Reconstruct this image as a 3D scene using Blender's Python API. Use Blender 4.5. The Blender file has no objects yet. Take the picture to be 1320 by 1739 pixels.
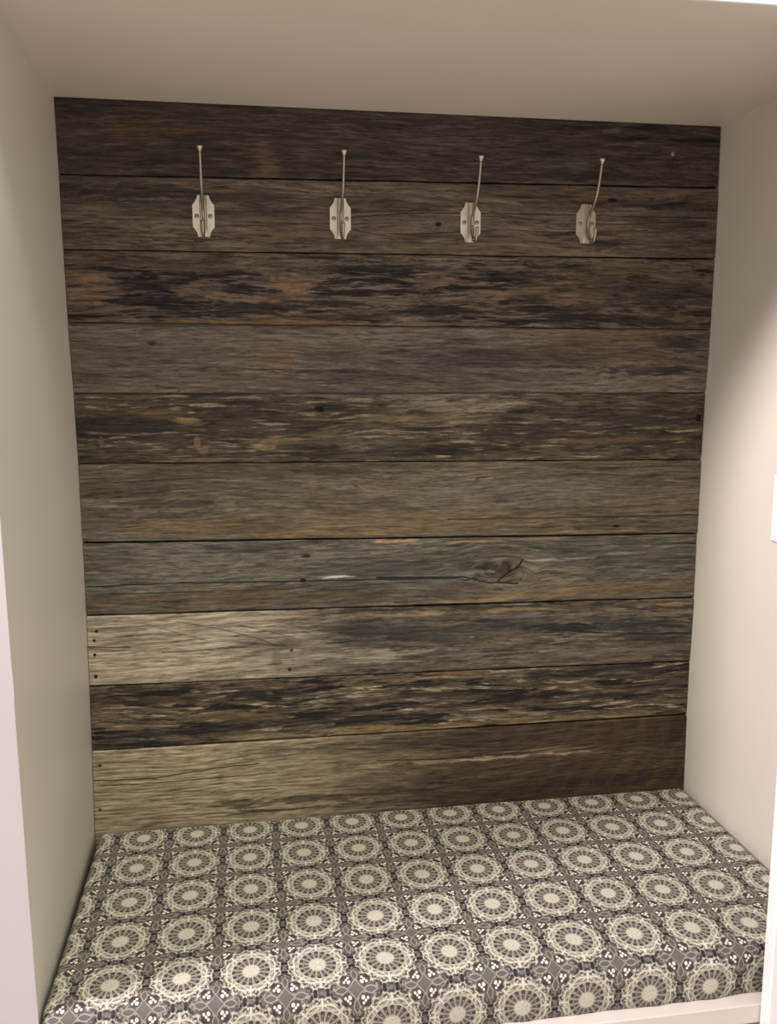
import bpy, bmesh, math, random
from mathutils import Vector, Matrix, noise as mnoise

# ------------------------------------------------------------------ camera, world, lights, exposure
sc = bpy.context.scene
COL = sc.collection
CAM = dict(f=1512.994, right=(0.987581, -0.1571, -0.001726), fwd=(0.155044, 0.976315, -0.150898), up=(0.025391, 0.148756, 0.988548), loc=(0.31736, -1.7145, 1.38645))

cam_d = bpy.data.cameras.new('camera')
cam = bpy.data.objects.new('camera', cam_d)
COL.objects.link(cam)
cam_d.sensor_fit = 'HORIZONTAL'
cam_d.sensor_width = 36.0
cam_d.lens = CAM['f'] / 1320.0 * 36.0
cam_d.clip_start = 0.02
r_, f_, u_ = (Vector(CAM[k]) for k in ('right', 'fwd', 'up'))
mw = Matrix.Identity(4)
for i in range(3):
    mw[i][0], mw[i][1], mw[i][2], mw[i][3] = r_[i], u_[i], -f_[i], CAM['loc'][i]
cam.matrix_world = mw
sc.camera = cam

world = bpy.data.worlds.new('room_light')
sc.world = world
world.use_nodes = True
bg = world.node_tree.nodes['Background']
bg.inputs['Color'].default_value = (1.0, 0.975, 0.95, 1)
bg.inputs['Strength'].default_value = 0.50

def point_lamp(name, loc, power, col, radius):
    d = bpy.data.lights.new(name, 'POINT')
    d.energy = power
    d.color = col
    d.shadow_soft_size = radius
    o = bpy.data.objects.new(name, d)
    o.location = loc
    COL.objects.link(o)
    return o
# ceiling lamp of the room, to the left in front of the alcove
point_lamp('ceiling_lamp', (-1.25, -0.985, 2.43), 122, (1.0, 0.87, 0.98), 0.12)
# warmer ceiling lamp straight above the front of the bench
point_lamp('ceiling_lamp', (0.07, -0.96, 2.43), 45, (1.0, 0.94, 0.80), 0.10)
# added spot on the floor before the bench; its bounce brightens the alcove ceiling
def bounce_fill_spot(loc, power, col, angle):
    d = bpy.data.lights.new('bounce_fill_spot', 'SPOT')
    d.energy = power
    d.color = col
    d.spot_size = math.radians(angle)
    d.spot_blend = 0.6
    d.shadow_soft_size = 0.05
    o = bpy.data.objects.new('bounce_fill_spot', d)
    o.location = loc
    COL.objects.link(o)
bounce_fill_spot((0.55, -1.75, 2.66), 300, (1.0, 0.94, 0.94), 50)

vs = sc.view_settings
vs.view_transform = 'Standard'
vs.look = 'None'
vs.exposure = 0.95
vs.gamma = 1.0
vs.use_curve_mapping = False

# ------------------------------------------------------------------ node helpers
def lin(c):
    return tuple((v / 255 / 12.92) if v / 255 <= 0.04045 else ((v / 255 + 0.055) / 1.055) ** 2.4 for v in c)

class G:
    """expression builder on a node tree"""
    def __init__(self, name):
        self.mat = bpy.data.materials.new(name)
        self.mat.use_nodes = True
        self.nt = self.mat.node_tree
        self.nt.nodes.clear()
        self.out = self.nt.nodes.new('ShaderNodeOutputMaterial')
        self.bsdf = self.nt.nodes.new('ShaderNodeBsdfPrincipled')
        self.nt.links.new(self.bsdf.outputs[0], self.out.inputs[0])
    def put(self, sock, v):
        if isinstance(v, V):
            self.nt.links.new(v.s, sock)
        elif isinstance(v, (tuple, list)):
            sock.default_value = tuple(v) if len(v) == 4 or sock.type == 'VECTOR' else tuple(v) + (1,)
        else:
            sock.default_value = v
    def math(self, op, *a):
        n = self.nt.nodes.new('ShaderNodeMath')
        n.operation = op
        for i, v in enumerate(a):
            self.put(n.inputs[i], v)
        return V(self, n.outputs[0])
    def xyz(self, kind='Object', uv=False):
        t = self.nt.nodes.new('ShaderNodeTexCoord')
        s = self.nt.nodes.new('ShaderNodeSeparateXYZ')
        self.nt.links.new(t.outputs[kind], s.inputs[0])
        return [V(self, s.outputs[i]) for i in range(3)]
    def vec(self, x, y, z=0.0):
        n = self.nt.nodes.new('ShaderNodeCombineXYZ')
        for i, v in enumerate((x, y, z)):
            self.put(n.inputs[i], v)
        return V(self, n.outputs[0])
    def noise(self, x, y, z=0.0, detail=2.0, rough=0.5, dist=0.0):
        n = self.nt.nodes.new('ShaderNodeTexNoise')
        n.inputs['Scale'].default_value = 1.0
        n.inputs['Detail'].default_value = detail
        n.inputs['Roughness'].default_value = rough
        n.inputs['Distortion'].default_value = dist
        self.nt.links.new(self.vec(x, y, z).s, n.inputs['Vector'])
        return V(self, n.outputs['Fac'])
    def step(self, v, a, b):
        """smoothstep, works with a > b too"""
        n = self.nt.nodes.new('ShaderNodeMapRange')
        n.interpolation_type = 'SMOOTHSTEP'
        lo, hi, t0, t1 = (a, b, 0.0, 1.0) if a <= b else (b, a, 1.0, 0.0)
        self.put(n.inputs['Value'], v)
        n.inputs['From Min'].default_value = lo
        n.inputs['From Max'].default_value = hi
        n.inputs['To Min'].default_value = t0
        n.inputs['To Max'].default_value = t1
        return V(self, n.outputs['Result'])
    def mix(self, f, a, b, blend='MIX'):
        n = self.nt.nodes.new('ShaderNodeMix')
        n.data_type = 'RGBA'
        n.blend_type = blend
        self.put(n.inputs[0], f)
        self.put(n.inputs[6], a)
        self.put(n.inputs[7], b)
        return V(self, n.outputs[2])
    def fmix(self, f, a, b):
        return (f * b) + ((1.0 - f) * a)
    def bump(self, h, strength, dist):
        n = self.nt.nodes.new('ShaderNodeBump')
        n.inputs['Strength'].default_value = strength
        n.inputs['Distance'].default_value = dist
        self.put(n.inputs['Height'], h)
        self.nt.links.new(n.outputs[0], self.bsdf.inputs['Normal'])
    def set(self, **kw):
        for k, v in kw.items():
            self.put(self.bsdf.inputs[k.replace('_', ' ')], v)

class V:
    def __init__(self, g, s):
        self.g, self.s = g, s
    def __add__(a, b): return a.g.math('ADD', a, b)
    def __radd__(a, b): return a.g.math('ADD', b, a)
    def __sub__(a, b): return a.g.math('SUBTRACT', a, b)
    def __rsub__(a, b): return a.g.math('SUBTRACT', b, a)
    def __mul__(a, b): return a.g.math('MULTIPLY', a, b)
    def __rmul__(a, b): return a.g.math('MULTIPLY', b, a)
    def __truediv__(a, b): return a.g.math('DIVIDE', a, b)
    def f(a, op, *b): return a.g.math(op, a, *b)
    def abs(a): return a.g.math('ABSOLUTE', a)
    def max(a, b): return a.g.math('MAXIMUM', a, b)
    def min(a, b): return a.g.math('MINIMUM', a, b)
    def sqrt(a): return a.g.math('SQRT', a)
    def cos(a): return a.g.math('COSINE', a)
    def sin(a): return a.g.math('SINE', a)

# ------------------------------------------------------------------ materials
def paint(name, col, rough=0.45, bump=0.12):
    g = G(name)
    x, y, z = g.xyz()
    n1 = g.noise(x * 3.0, y * 3.0, z * 3.0, 3, 0.5)
    n2 = g.noise(x * 260.0, y * 260.0, z * 260.0, 2, 0.5)
    c = g.mix(g.step(n1, 0.3, 0.7), tuple(v * 0.965 for v in col), col)
    g.set(Base_Color=c, Roughness=rough)
    g.bump(n2, bump, 0.0006)
    return g.mat

M_WALL = paint('beige_wall_paint', (0.67, 0.635, 0.55))
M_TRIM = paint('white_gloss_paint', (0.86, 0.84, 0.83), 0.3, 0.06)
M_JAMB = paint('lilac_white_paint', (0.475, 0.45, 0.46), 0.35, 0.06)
M_SEAT = paint('cream_bench_paint', (0.66, 0.60, 0.55), 0.35, 0.06)
M_PLASTIC = paint('white_plastic', (0.85, 0.83, 0.81), 0.3, 0.0)

KW = (1.00, 1.02, 1.05)      # seen colour -> surface colour of the weathered boards

def wood(i, P, zt, zb, W):
    """weathered barn board: zt / zb are (left, right) heights of its edges"""
    g = G('weathered_board_%d' % (i + 1))
    def C(c):
        return tuple(min(0.9, v * k) for v, k in zip(lin(c), KW))
    x, y, z = g.xyz()
    sd = P['seed'] * 13.7
    # grain coordinate bends slowly and flows round the knots
    w1 = g.noise(x * 2.3, z * 7.0, sd, 2, 0.5) - 0.5
    w2 = g.noise(x * 9.0, z * 22.0, sd + 3.0, 2, 0.5) - 0.5
    zz = z + w1 * 0.035 + w2 * 0.007
    for ft in P['feats']:
        if ft[0] == 'k':
            _, kx, kz, rx, rz, s = ft
            dx = (x - kx) / rx
            dz = (z - kz) / rz
            e = ((dx * dx + dz * dz) * -1.0).f('EXPONENT')
            zz = zz - (zz - kz) * e * (0.75 * s)
            zz = zz + ((dx * dx + dz * dz).sqrt() * 9.0).sin() * e * (0.0045 * s)
    fine = g.noise(x * 55.0, zz * 600.0, sd, 4, 0.75)
    mid = g.noise(x * 15.0, zz * 210.0, sd + 9.0, 4, 0.7)
    broad = g.noise(x * 2.2, zz * 16.0, sd + 21.0, 3, 0.55)
    fray = g.noise(x * 28.0, zz * 260.0, sd + 5.0, 3, 0.65)
    st = g.noise(x * 7.5, zz * P['sz'] * 1.15, sd + 31.0, 4, 0.65, 0.4) + (fray - 0.5) * 0.26
    st2 = g.noise(x * 17.0, zz * P['sz'] * 2.0, sd + 47.0, 4, 0.65)
    fl = g.noise(x * 13.0, zz * 150.0, sd + 61.0, 4, 0.65) + (fray - 0.5) * 0.1
    wm = g.noise(x * 4.0, zz * 20.0, sd + 83.0, 4, 0.6)
    base = C(P['base'])
    col = g.mix(g.step(broad, 0.3, 0.7), tuple(v * 0.70 for v in base), tuple(v * 1.28 for v in base))
    if 'grad' in P:
        x0, x1, gc = P['grad']
        f = g.step(x + (broad - 0.5) * 0.25 + (st - 0.5) * 0.2, x1, x0)
        gcol = g.mix(g.step(mid, 0.3, 0.7), tuple(v * 0.82 for v in C(gc)), tuple(v * 1.12 for v in C(gc)))
        col = g.mix(f, col, gcol)
        keep = 1.0 - f * 0.85
    else:
        keep = None
    col = g.mix(g.step(wm, 0.50, 0.68) * P['warmth'] , col, C(P['warm']))
    lightm = g.step(fl, 0.54, 0.63) * (0.2 + 0.8 * P['flecks'])
    col = g.mix(lightm * 0.95, col, tuple(v * 1.12 for v in C(P['light'])))
    dark = g.step(st, P['thr'] + 0.02, P['thr'] + 0.10)
    dark2 = g.step(st2, 0.53, 0.62) * 0.7
    dash = g.step(fray + (broad - 0.5) * 0.25, 0.60, 0.66) * 0.75
    dk = (dark.max(dark2) * (0.30 + 0.70 * P['streak'])).max(dash)
    if keep is not None:
        dk = dk * keep
    col = g.mix(dk, col, C(P['dark']))
    # stains, scars and bare patches with a place of their own
    sn = (g.noise(x * 26.0, zz * 150.0, sd + 91.0, 4, 0.7) - 0.5) * 4.2 + (g.noise(x * 9.0, zz * 48.0, sd + 95.0, 2, 0.5) - 0.5) * 2.6
    for ft in P['feats']:
        if ft[0] == 'b':
            _, bx, bz, rx, rz, c, s = ft
            dx = (x - bx) / rx
            dz = (z - bz) / rz
            small = min(1.0, max(rx / 0.016, 0.25))
            d = (dx * dx + dz * dz).sqrt() + sn * (0.9 * small)
            col = g.mix(g.step(d, 1.35, 0.45 if rx > 0.01 else 0.75) * s, col, C(c))
    # fibre
    fib = ((fine - 0.5) * 1.8 + (mid - 0.5) * 3.0 + 1.0).max(0.2)
    col = g.mix(1.0, col, g.vec(fib, fib, fib), 'MULTIPLY')
    # bare tan wood along worn edges
    tx = x / W
    et = (zt[0] + (tx * (zt[1] - zt[0]))) - z
    eb = z - (zb[0] + (tx * (zb[1] - zb[0])))
    en = g.noise(x * 11.0, z * 60.0, sd + 111.0, 3, 0.6)
    wid = g.step(en, 0.48, 0.72) * 0.011
    em = g.math('LESS_THAN', et.min(eb), wid) * P['edge'] * g.step(fray, 0.35, 0.6)
    col = g.mix(em * 0.8, col, C((134, 112, 82)))
    # drying cracks
    cn = (g.noise(x * 1.7, zz * 75.0, sd + 71.0, 2, 0.5) - 0.5).abs()
    cm = g.step(g.noise(x * 3.5, zz * 30.0, sd + 77.0, 2, 0.5), 0.50, 0.62)
    crack = g.step(cn, 0.016, 0.004) * cm * P['cracks']
    wob = (g.noise(x * 30.0, z * 30.0, sd, 2, 0.6) - 0.5) * 0.004
    for ft in P['feats']:
        if ft[0] == 'l':
            _, pts, w, s = ft
            best = None
            for (ax, az), (bx, bz) in zip(pts[:-1], pts[1:]):
                L2 = (bx - ax) ** 2 + (bz - az) ** 2
                t = (((x - ax) * (bx - ax)) + ((z - az) * (bz - az))) / L2
                t = t.max(0.0).min(1.0)
                ex = (x - ax) - t * (bx - ax)
                ez = (z - az) - t * (bz - az) + wob
                d = (ex * ex + ez * ez).sqrt()
                best = d if best is None else best.min(d)
            crack = crack.max(g.step(best, w * 1.5, w * 0.4) * (s * 0.9) * g.step(mid, 0.25, 0.45))
    col = g.mix(crack, col, C((20, 17, 15)))
    if P.get('saw'):
        ph = (x * 1.0 - z * 0.62 + w1 * 0.10 + w2 * 0.03) * 120.0
        sw = g.step(ph.sin() + (g.noise(x * 30.0, z * 30.0, sd, 2, 0.5) - 0.5) * 2.0, 0.1, 0.9) * g.step(x, 0.75, 1.05) * 0.20
        col = g.mix(sw, col, C((100, 76, 52)))
    g.set(Base_Color=col, Roughness=0.82)
    g.bsdf.inputs['Specular IOR Level'].default_value = 0.25
    h = fine * 0.5 + mid * 0.9 - dk * 0.35 - crack * 1.6
    g.bump(h, 0.55, 0.0016)
    return g.mat

def nickel():
    g = G('brushed_nickel')
    x, y, z = g.xyz()
    n = g.noise(x * 900.0, y * 900.0, z * 90.0, 2, 0.5)
    c = g.mix(n, (0.50, 0.445, 0.345), (0.66, 0.595, 0.47))
    g.set(Base_Color=c, Metallic=0.85, Roughness=0.36)
    return g.mat
M_NICKEL = nickel()

def steel():
    g = G('dark_nickel')
    x, y, z = g.xyz()
    n = g.noise(x * 700.0, y * 700.0, z * 700.0, 2, 0.5)
    g.set(Base_Color=g.mix(n, (0.30, 0.26, 0.21), (0.46, 0.40, 0.33)), Metallic=0.85, Roughness=0.36)
    return g.mat
M_STEEL = steel()

def floor_mat():
    g = G('brown_floor_boards')
    x, y, z = g.xyz()
    n = g.noise(x * 3.0, y * 60.0, 0.0, 4, 0.6)
    g.set(Base_Color=g.mix(n, (0.34, 0.27, 0.235), (0.50, 0.42, 0.375)), Roughness=0.4)
    g.bump(n, 0.2, 0.001)
    return g.mat
M_FLOOR = floor_mat()

def fabric(su, sv):
    """printed cotton: square lattice of rosettes, diamonds with sprigs between them"""
    g = G('rosette_print_fabric')
    u0, v0, _ = g.xyz('UV')
    wu = (g.noise(u0 * 5.0, v0 * 5.0, 2.0, 2, 0.5) - 0.5) * 0.012
    wv = (g.noise(u0 * 5.0, v0 * 5.0, 7.0, 2, 0.5) - 0.5) * 0.012
    cu = (u0 + wu - 0.100) / su + 20.5
    cv = (v0 + wv - 0.041) / sv + 20.5
    u = cu.f('FRACT') - 0.5
    v = cv.f('FRACT') - 0.5
    nz = g.noise(cu * 38.0, cv * 38.0, 1.0, 2, 0.6)
    nz2 = g.noise(cu * 13.0, cv * 13.0, 4.0, 2, 0.5)
    r = (u * u + v * v).sqrt()
    th = g.math('ARCTAN2', v, u)
    def band(d, w, soft=0.006):        # 1 where |d| < w
        return g.step(d.abs(), w + soft, max(0.0, w - soft))
    c8 = (th * 8.0).cos()
    c16 = (th * 16.0).cos()
    c24 = (th * 26.0).cos()
    # ground between the rosettes
    val = 0.31 + (nz2 - 0.5) * 0.34
    a = 0.5 - u.abs()
    b = 0.5 - v.abs()
    m = a.max(b)
    n = a.min(b)
    # small leaves at the rim
    leafy = g.step(g.noise(cu * 22.0, cv * 22.0, 9.0, 1, 0.5), 0.50, 0.58)
    val = g.fmix(leafy * 0.75, val, 0.64)
    # leaf shapes reaching from the diamond along the lattice lines
    t = ((m - 0.11) / 0.20).max(0.0).min(1.0)
    lw = (t * math.pi).sin() * 0.042
    val = g.fmix(g.step(n - lw, 0.004, -0.004) * g.step(m, 0.10, 0.12), val, 0.33)
    val = g.fmix(band(n - lw, 0.007, 0.005) * g.step(m, 0.10, 0.115) * g.step(m, 0.315, 0.30), val, 0.66)
    # dark field round the sprigs
    sprig_field = g.step(((m - 0.13) * (m - 0.13) + (n - 0.115) * (n - 0.115)).sqrt(), 0.085, 0.06)
    val = g.fmix(sprig_field * 0.8, val, 0.10)
    for (pm, pn, pr) in ((0.098, 0.090, 0.024), (0.160, 0.098, 0.021), (0.128, 0.128, 0.020)):
        d = ((m - pm) * (m - pm) + (n - pn) * (n - pn)).sqrt()
        val = g.fmix(g.step(d, pr + 0.005, pr - 0.006), val, 1.0)
    # diamond
    dd = (a.f('POWER', 0.86) + b.f('POWER', 0.86)) - 0.17
    val = g.fmix(g.step(dd, 0.004, -0.008), val, 0.36 + (nz - 0.5) * 0.12)
    val = g.fmix(band(dd, 0.008, 0.006), val, 0.66)
    # rosette: scalloped rim
    lob = (th * 4.0).sin().abs()
    lob2 = (th * 8.0).sin().abs()
    R = 0.412 + lob * 0.022 + c16.abs() * 0.030 + (nz - 0.5) * 0.09
    inside = g.step(r - R, 0.008, -0.008)
    curl = ((r * 85.0) + lob * 7.0).sin()
    pet = 0.66 + curl * 0.12 + (nz2 - 0.5) * 0.5 + (nz - 0.5) * 0.45 - g.step(lob2, 0.35, 0.0) * 0.10
    pet = g.fmix(band(lob, 0.12, 0.08) * g.step(r, 0.27, 0.33), pet, 0.95)
    pet = g.fmix(band((r - 0.342) - lob * 0.03, 0.008, 0.006), pet, 0.92)
    brow = band(r - (R - 0.033), 0.012, 0.006) * g.step(lob2, 0.55, 0.80)
    pet = g.fmix(brow, pet, 0.12)
    val = g.fmix(inside, val, pet)
    val = g.fmix(band(r - R, 0.009, 0.008), val, 0.82)
    # beads and dark gaps just outside the rim
    bead = band(r - 0.458, 0.017, 0.010) * g.step(c16, 0.1, 0.6)
    val = g.fmix(bead * 0.85, val, 0.05)
    val = g.fmix(band(r - 0.470, 0.014, 0.008) * g.step(c16, -0.4, -0.85), val, 0.80)
    # black berries at the middle of every cell side
    for (pm, pn, pr, pv) in ((0.410, 0.022, 0.030, 0.02), (0.355, 0.038, 0.018, 0.05), (0.5, 0.0, 0.030, 0.42)):
        d = ((m - pm) * (m - pm) + (n - pn) * (n - pn)).sqrt()
        val = g.fmix(g.step(d, pr + 0.006, pr - 0.006), val, pv)
    # ring of spoons
    ring = g.step(r, 0.288, 0.276)
    spoon = g.step(c16, -0.35, 0.15)
    rv = g.fmix(spoon, 0.60, 0.17 + g.step(r, 0.25, 0.16) * 0.13)
    dot = g.step(c16, 0.6, 0.95) * band(r - 0.215, 0.010, 0.007)
    rv = g.fmix(dot, rv, 0.78)
    val = g.fmix(ring, val, rv)
    val = g.fmix(band(r - 0.288, 0.008, 0.006), val, 0.80)
    # eye
    eye = g.step(r + c24 * 0.012 + (nz - 0.5) * 0.05, 0.143, 0.122)
    val = g.fmix(eye, val, 0.82 + (nz - 0.5) * 0.6)
    val = val.max(0.0).min(1.0)
    cr = g.nt.nodes.new('ShaderNodeValToRGB')
    el = cr.color_ramp.elements
    stops = ((0.0, (0.010, 0.008, 0.010)), (0.22, (0.062, 0.053, 0.056)), (0.45, (0.150, 0.136, 0.115)), (0.70, (0.36, 0.342, 0.272)), (1.0, (0.72, 0.70, 0.59)))
    el[0].position, el[0].color = stops[0][0], stops[0][1] + (1,)
    el[1].position, el[1].color = stops[-1][0], stops[-1][1] + (1,)
    for p_, c_ in stops[1:-1]:
        e = el.new(p_)
        e.color = c_ + (1,)
    g.put(cr.inputs[0], val)
    weave = (u0 * 5200.0).sin() * (v0 * 5200.0).sin()
    g.set(Base_Color=V(g, cr.outputs[0]), Roughness=0.62)
    g.bsdf.inputs['Specular IOR Level'].default_value = 0.35
    g.bump(weave * 0.3 + nz * 0.7, 0.10, 0.0005)
    return g.mat

# ------------------------------------------------------------------ mesh helpers
def link_mesh(name, bm, mat, parent=None, smooth=False, normals=True):
    if normals:
        bmesh.ops.recalc_face_normals(bm, faces=bm.faces[:])
    me = bpy.data.meshes.new(name)
    bm.to_mesh(me)
    bm.free()
    if smooth:
        for p in me.polygons:
            p.use_smooth = True
    me.materials.append(mat)
    o = bpy.data.objects.new(name, me)
    COL.objects.link(o)
    if parent is not None:
        o.parent = parent
    return o

def box(bm, x0, x1, y0, y1, z0, z1, bevel=0.0, seg=2):
    r = bmesh.ops.create_cube(bm, size=1.0)
    vs_ = r['verts']
    for v in vs_:
        v.co = Vector(((x0 + x1) / 2 + v.co.x * (x1 - x0), (y0 + y1) / 2 + v.co.y * (y1 - y0), (z0 + z1) / 2 + v.co.z * (z1 - z0)))
    if bevel:
        es = list({e for v in vs_ for e in v.link_edges})
        bmesh.ops.bevel(bm, geom=es, offset=bevel, segments=seg, affect='EDGES', profile=0.5)
    return bm

def prism(bm, outline, axis_y0, axis_y1):
    """outline of (x, z) extruded between two y"""
    a = [bm.verts.new((x, axis_y0, z)) for x, z in outline]
    b = [bm.verts.new((x, axis_y1, z)) for x, z in outline]
    bm.faces.new(a)
    bm.faces.new(list(reversed(b)))
    n = len(a)
    for i in range(n):
        bm.faces.new((a[i], b[i], b[(i + 1) % n], a[(i + 1) % n]))

def catmull(pts, k):
    out = []
    P = [pts[0]] + list(pts) + [pts[-1]]
    for i in range(1, len(P) - 2):
        p0, p1, p2, p3 = (Vector(q) for q in P[i - 1:i + 3])
        for j in range(k):
            t = j / k
            out.append(0.5 * ((2 * p1) + (p2 - p0) * t + (2 * p0 - 5 * p1 + 4 * p2 - p3) * t * t + (3 * p1 - p0 - 3 * p2 + p3) * t ** 3))
    out.append(Vector(pts[-1]))
    return out

def tube(bm, pts, ra, rb, n=12):
    """sweep in the y-z plane; ra = half width in x, rb = half depth, both callables of 0..1"""
    rings = []
    N = len(pts)
    for i, p in enumerate(pts):
        d = (pts[min(i + 1, N - 1)] - pts[max(i - 1, 0)]).normalized()
        side = Vector((1, 0, 0))
        nor = d.cross(side).normalized()
        t = i / (N - 1)
        rings.append([bm.verts.new(p + side * (math.cos(2 * math.pi * k / n) * ra(t)) + nor * (math.sin(2 * math.pi * k / n) * rb(t))) for k in range(n)])
    for A, B in zip(rings[:-1], rings[1:]):
        for k in range(n):
            bm.faces.new((A[k], A[(k + 1) % n], B[(k + 1) % n], B[k]))
    bm.faces.new(list(reversed(rings[0])))
    bm.faces.new(rings[-1])

def structure(o, label=None, cat=None):
    o['kind'] = 'structure'
    if label:
        o['label'] = label
    if cat:
        o['category'] = cat
    return o

# ------------------------------------------------------------------ measurements (metres; floor at z = 0)
ZB = 0.50                    # top of the cushion
W = 1.25
ZC = ZB + 1.369              # alcove ceiling
YF = -0.547                  # front of the alcove
# plank seams: x_left, z_left, x_right, z_right
SEAMS = [(0.0000, 1.3690, 1.2515, 1.3690), (0.0015, 1.2392, 1.2529, 1.2535), (0.0017, 1.1115, 1.2532, 1.1168),
         (0.0028, 0.9817, 1.2520, 0.9780), (0.0060, 0.8561, 1.2475, 0.8514), (0.0076, 0.7263, 1.2458, 0.7149),
         (0.0075, 0.5777, 1.2456, 0.5590), (0.0071, 0.4365, 1.2460, 0.4209), (0.0056, 0.2966, 1.2434, 0.2812),
         (0.0039, 0.1652, 1.2426, 0.1609), (-0.0005, -0.0830, 1.2445, -0.0830)]

def seam_x(z, side):
    """x of the side wall's back edge at height z (the old walls bow a little)"""
    pts = [(s[1 if side == 0 else 3], s[0 if side == 0 else 2]) for s in SEAMS]
    if z >= pts[0][0]:
        return pts[0][1]
    for (za, xa), (zb, xb) in zip(pts[:-1], pts[1:]):
        if z >= zb:
            t = (z - zb) / (za - zb)
            return xb + (xa - xb) * t
    return pts[-1][1]

# ------------------------------------------------------------------ the setting
def side_wall(name, side):
    bm = bmesh.new()
    zs = [-ZB + i * (1.369 + ZB) / 40 for i in range(41)]
    ys = [0.06, 0.0, -0.18, -0.36, -0.5285 if side == 0 else -0.56]
    out = -1 if side == 0 else 1
    face = []
    for yi, yy in enumerate(ys):
        row = []
        for z in zs:
            xb = seam_x(z, side)
            if side == 0:
                xf = 0.0042 + (0.7083 - min(z, 0.71)) / 0.71 * 0.005 if z > -0.02 else 0.0092
                xf += 0.0006 * mnoise.noise(Vector((z * 9.0, 3.3, 0)))
            else:
                xf = 1.2505
            t = max(0.0, -yy) / 0.53
            xx = xb + (xf - xb) * min(1.0, t)
            row.append((xx, yy, z + ZB))
        face.append(row)
    vin = [[bm.verts.new(p) for p in row] for row in face]
    vout = [[bm.verts.new((p[0] + out * 0.05, p[1], p[2])) for p in row] for row in face]
    for A in (vin, vout):
        for i in range(len(ys) - 1):
            for j in range(40):
                bm.faces.new((A[i][j], A[i + 1][j], A[i + 1][j + 1], A[i][j + 1]))
    for i in (0, len(ys) - 1):
        for j in range(40):
            bm.faces.new((vin[i][j], vin[i][j + 1], vout[i][j + 1], vout[i][j]))
    for j in (0, 40):
        for i in range(len(ys) - 1):
            bm.faces.new((vin[i][j], vin[i + 1][j], vout[i + 1][j], vout[i][j]))
    o = link_mesh(name, bm, M_WALL)
    return o

structure(side_wall('wall_left', 0), 'beige painted side wall left of the boards', 'wall')
structure(side_wall('wall_right', 1), 'beige painted side wall right of the boards, partly lit', 'wall')

wb = structure(link_mesh('wall_back', box(bmesh.new(), -0.06, W + 0.06, 0.024, 0.06, 0.0, ZC + 0.05), M_WALL), 'back wall of the alcove clad in weathered boards', 'wall')
structure(link_mesh('ceiling', box(bmesh.new(), -0.06, W + 0.10, YF + 0.002, 0.06, ZC, ZC + 0.06), M_WALL), 'beige painted ceiling of the alcove', 'ceiling')
structure(link_mesh('floor', box(bmesh.new(), -3.0, 4.2, -4.2, 0.06, -0.05, 0.0), M_FLOOR), 'brown floor below the bench', 'floor')

# face frame of the alcove: left face, right stile, header
def left_face():
    """front face left of the alcove; its inner edge follows the side wall and has paint nibs"""
    bm = bmesh.new()
    N = 90
    a, b, c, d = [], [], [], []
    rnd = random.Random(4)
    for i in range(N + 1):
        z = -ZB + (1.369 + ZB) * i / N
        xf = 0.0042 + (0.7083 - min(z, 0.71)) / 0.71 * 0.005 if z > -0.02 else 0.0092
        nib = 0.0008 * mnoise.noise(Vector((z * 14.0, 1.7, 0)))
        if rnd.random() < 0.05:
            nib += 0.0012
        a.append(bm.verts.new((xf + nib, -0.530, z + ZB)))
        b.append(bm.verts.new((xf - 0.001, -0.526, z + ZB)))
        c.append(bm.verts.new((-3.0, -0.530, z + ZB)))
        d.append(bm.verts.new((-3.0, -0.500, z + ZB)))
    for i in range(N):
        bm.faces.new((a[i], a[i + 1], c[i + 1], c[i]))
        bm.faces.new((a[i], b[i], b[i + 1], a[i + 1]))
        bm.faces.new((c[i], c[i + 1], d[i + 1], d[i]))
        bm.faces.new((b[i], d[i], d[i + 1], b[i + 1]))
    for k in (0, N):
        bm.faces.new((a[k], b[k], d[k], c[k]))
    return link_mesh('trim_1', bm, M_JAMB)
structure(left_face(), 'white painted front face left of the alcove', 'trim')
structure(link_mesh('trim_2', box(bmesh.new(), 1.0868, 4.2, -0.585, -0.562, 0.0, 2.60, 0.003, 3), M_TRIM), 'bright white stile covering the right end of the bench', 'trim')
structure(link_mesh('trim_3', box(bmesh.new(), -3.0, 4.2, YF - 0.004, YF + 0.0015, ZC - 0.0005, 2.60, 0.0008, 2), M_TRIM), 'white header board above the alcove', 'trim')

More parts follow.
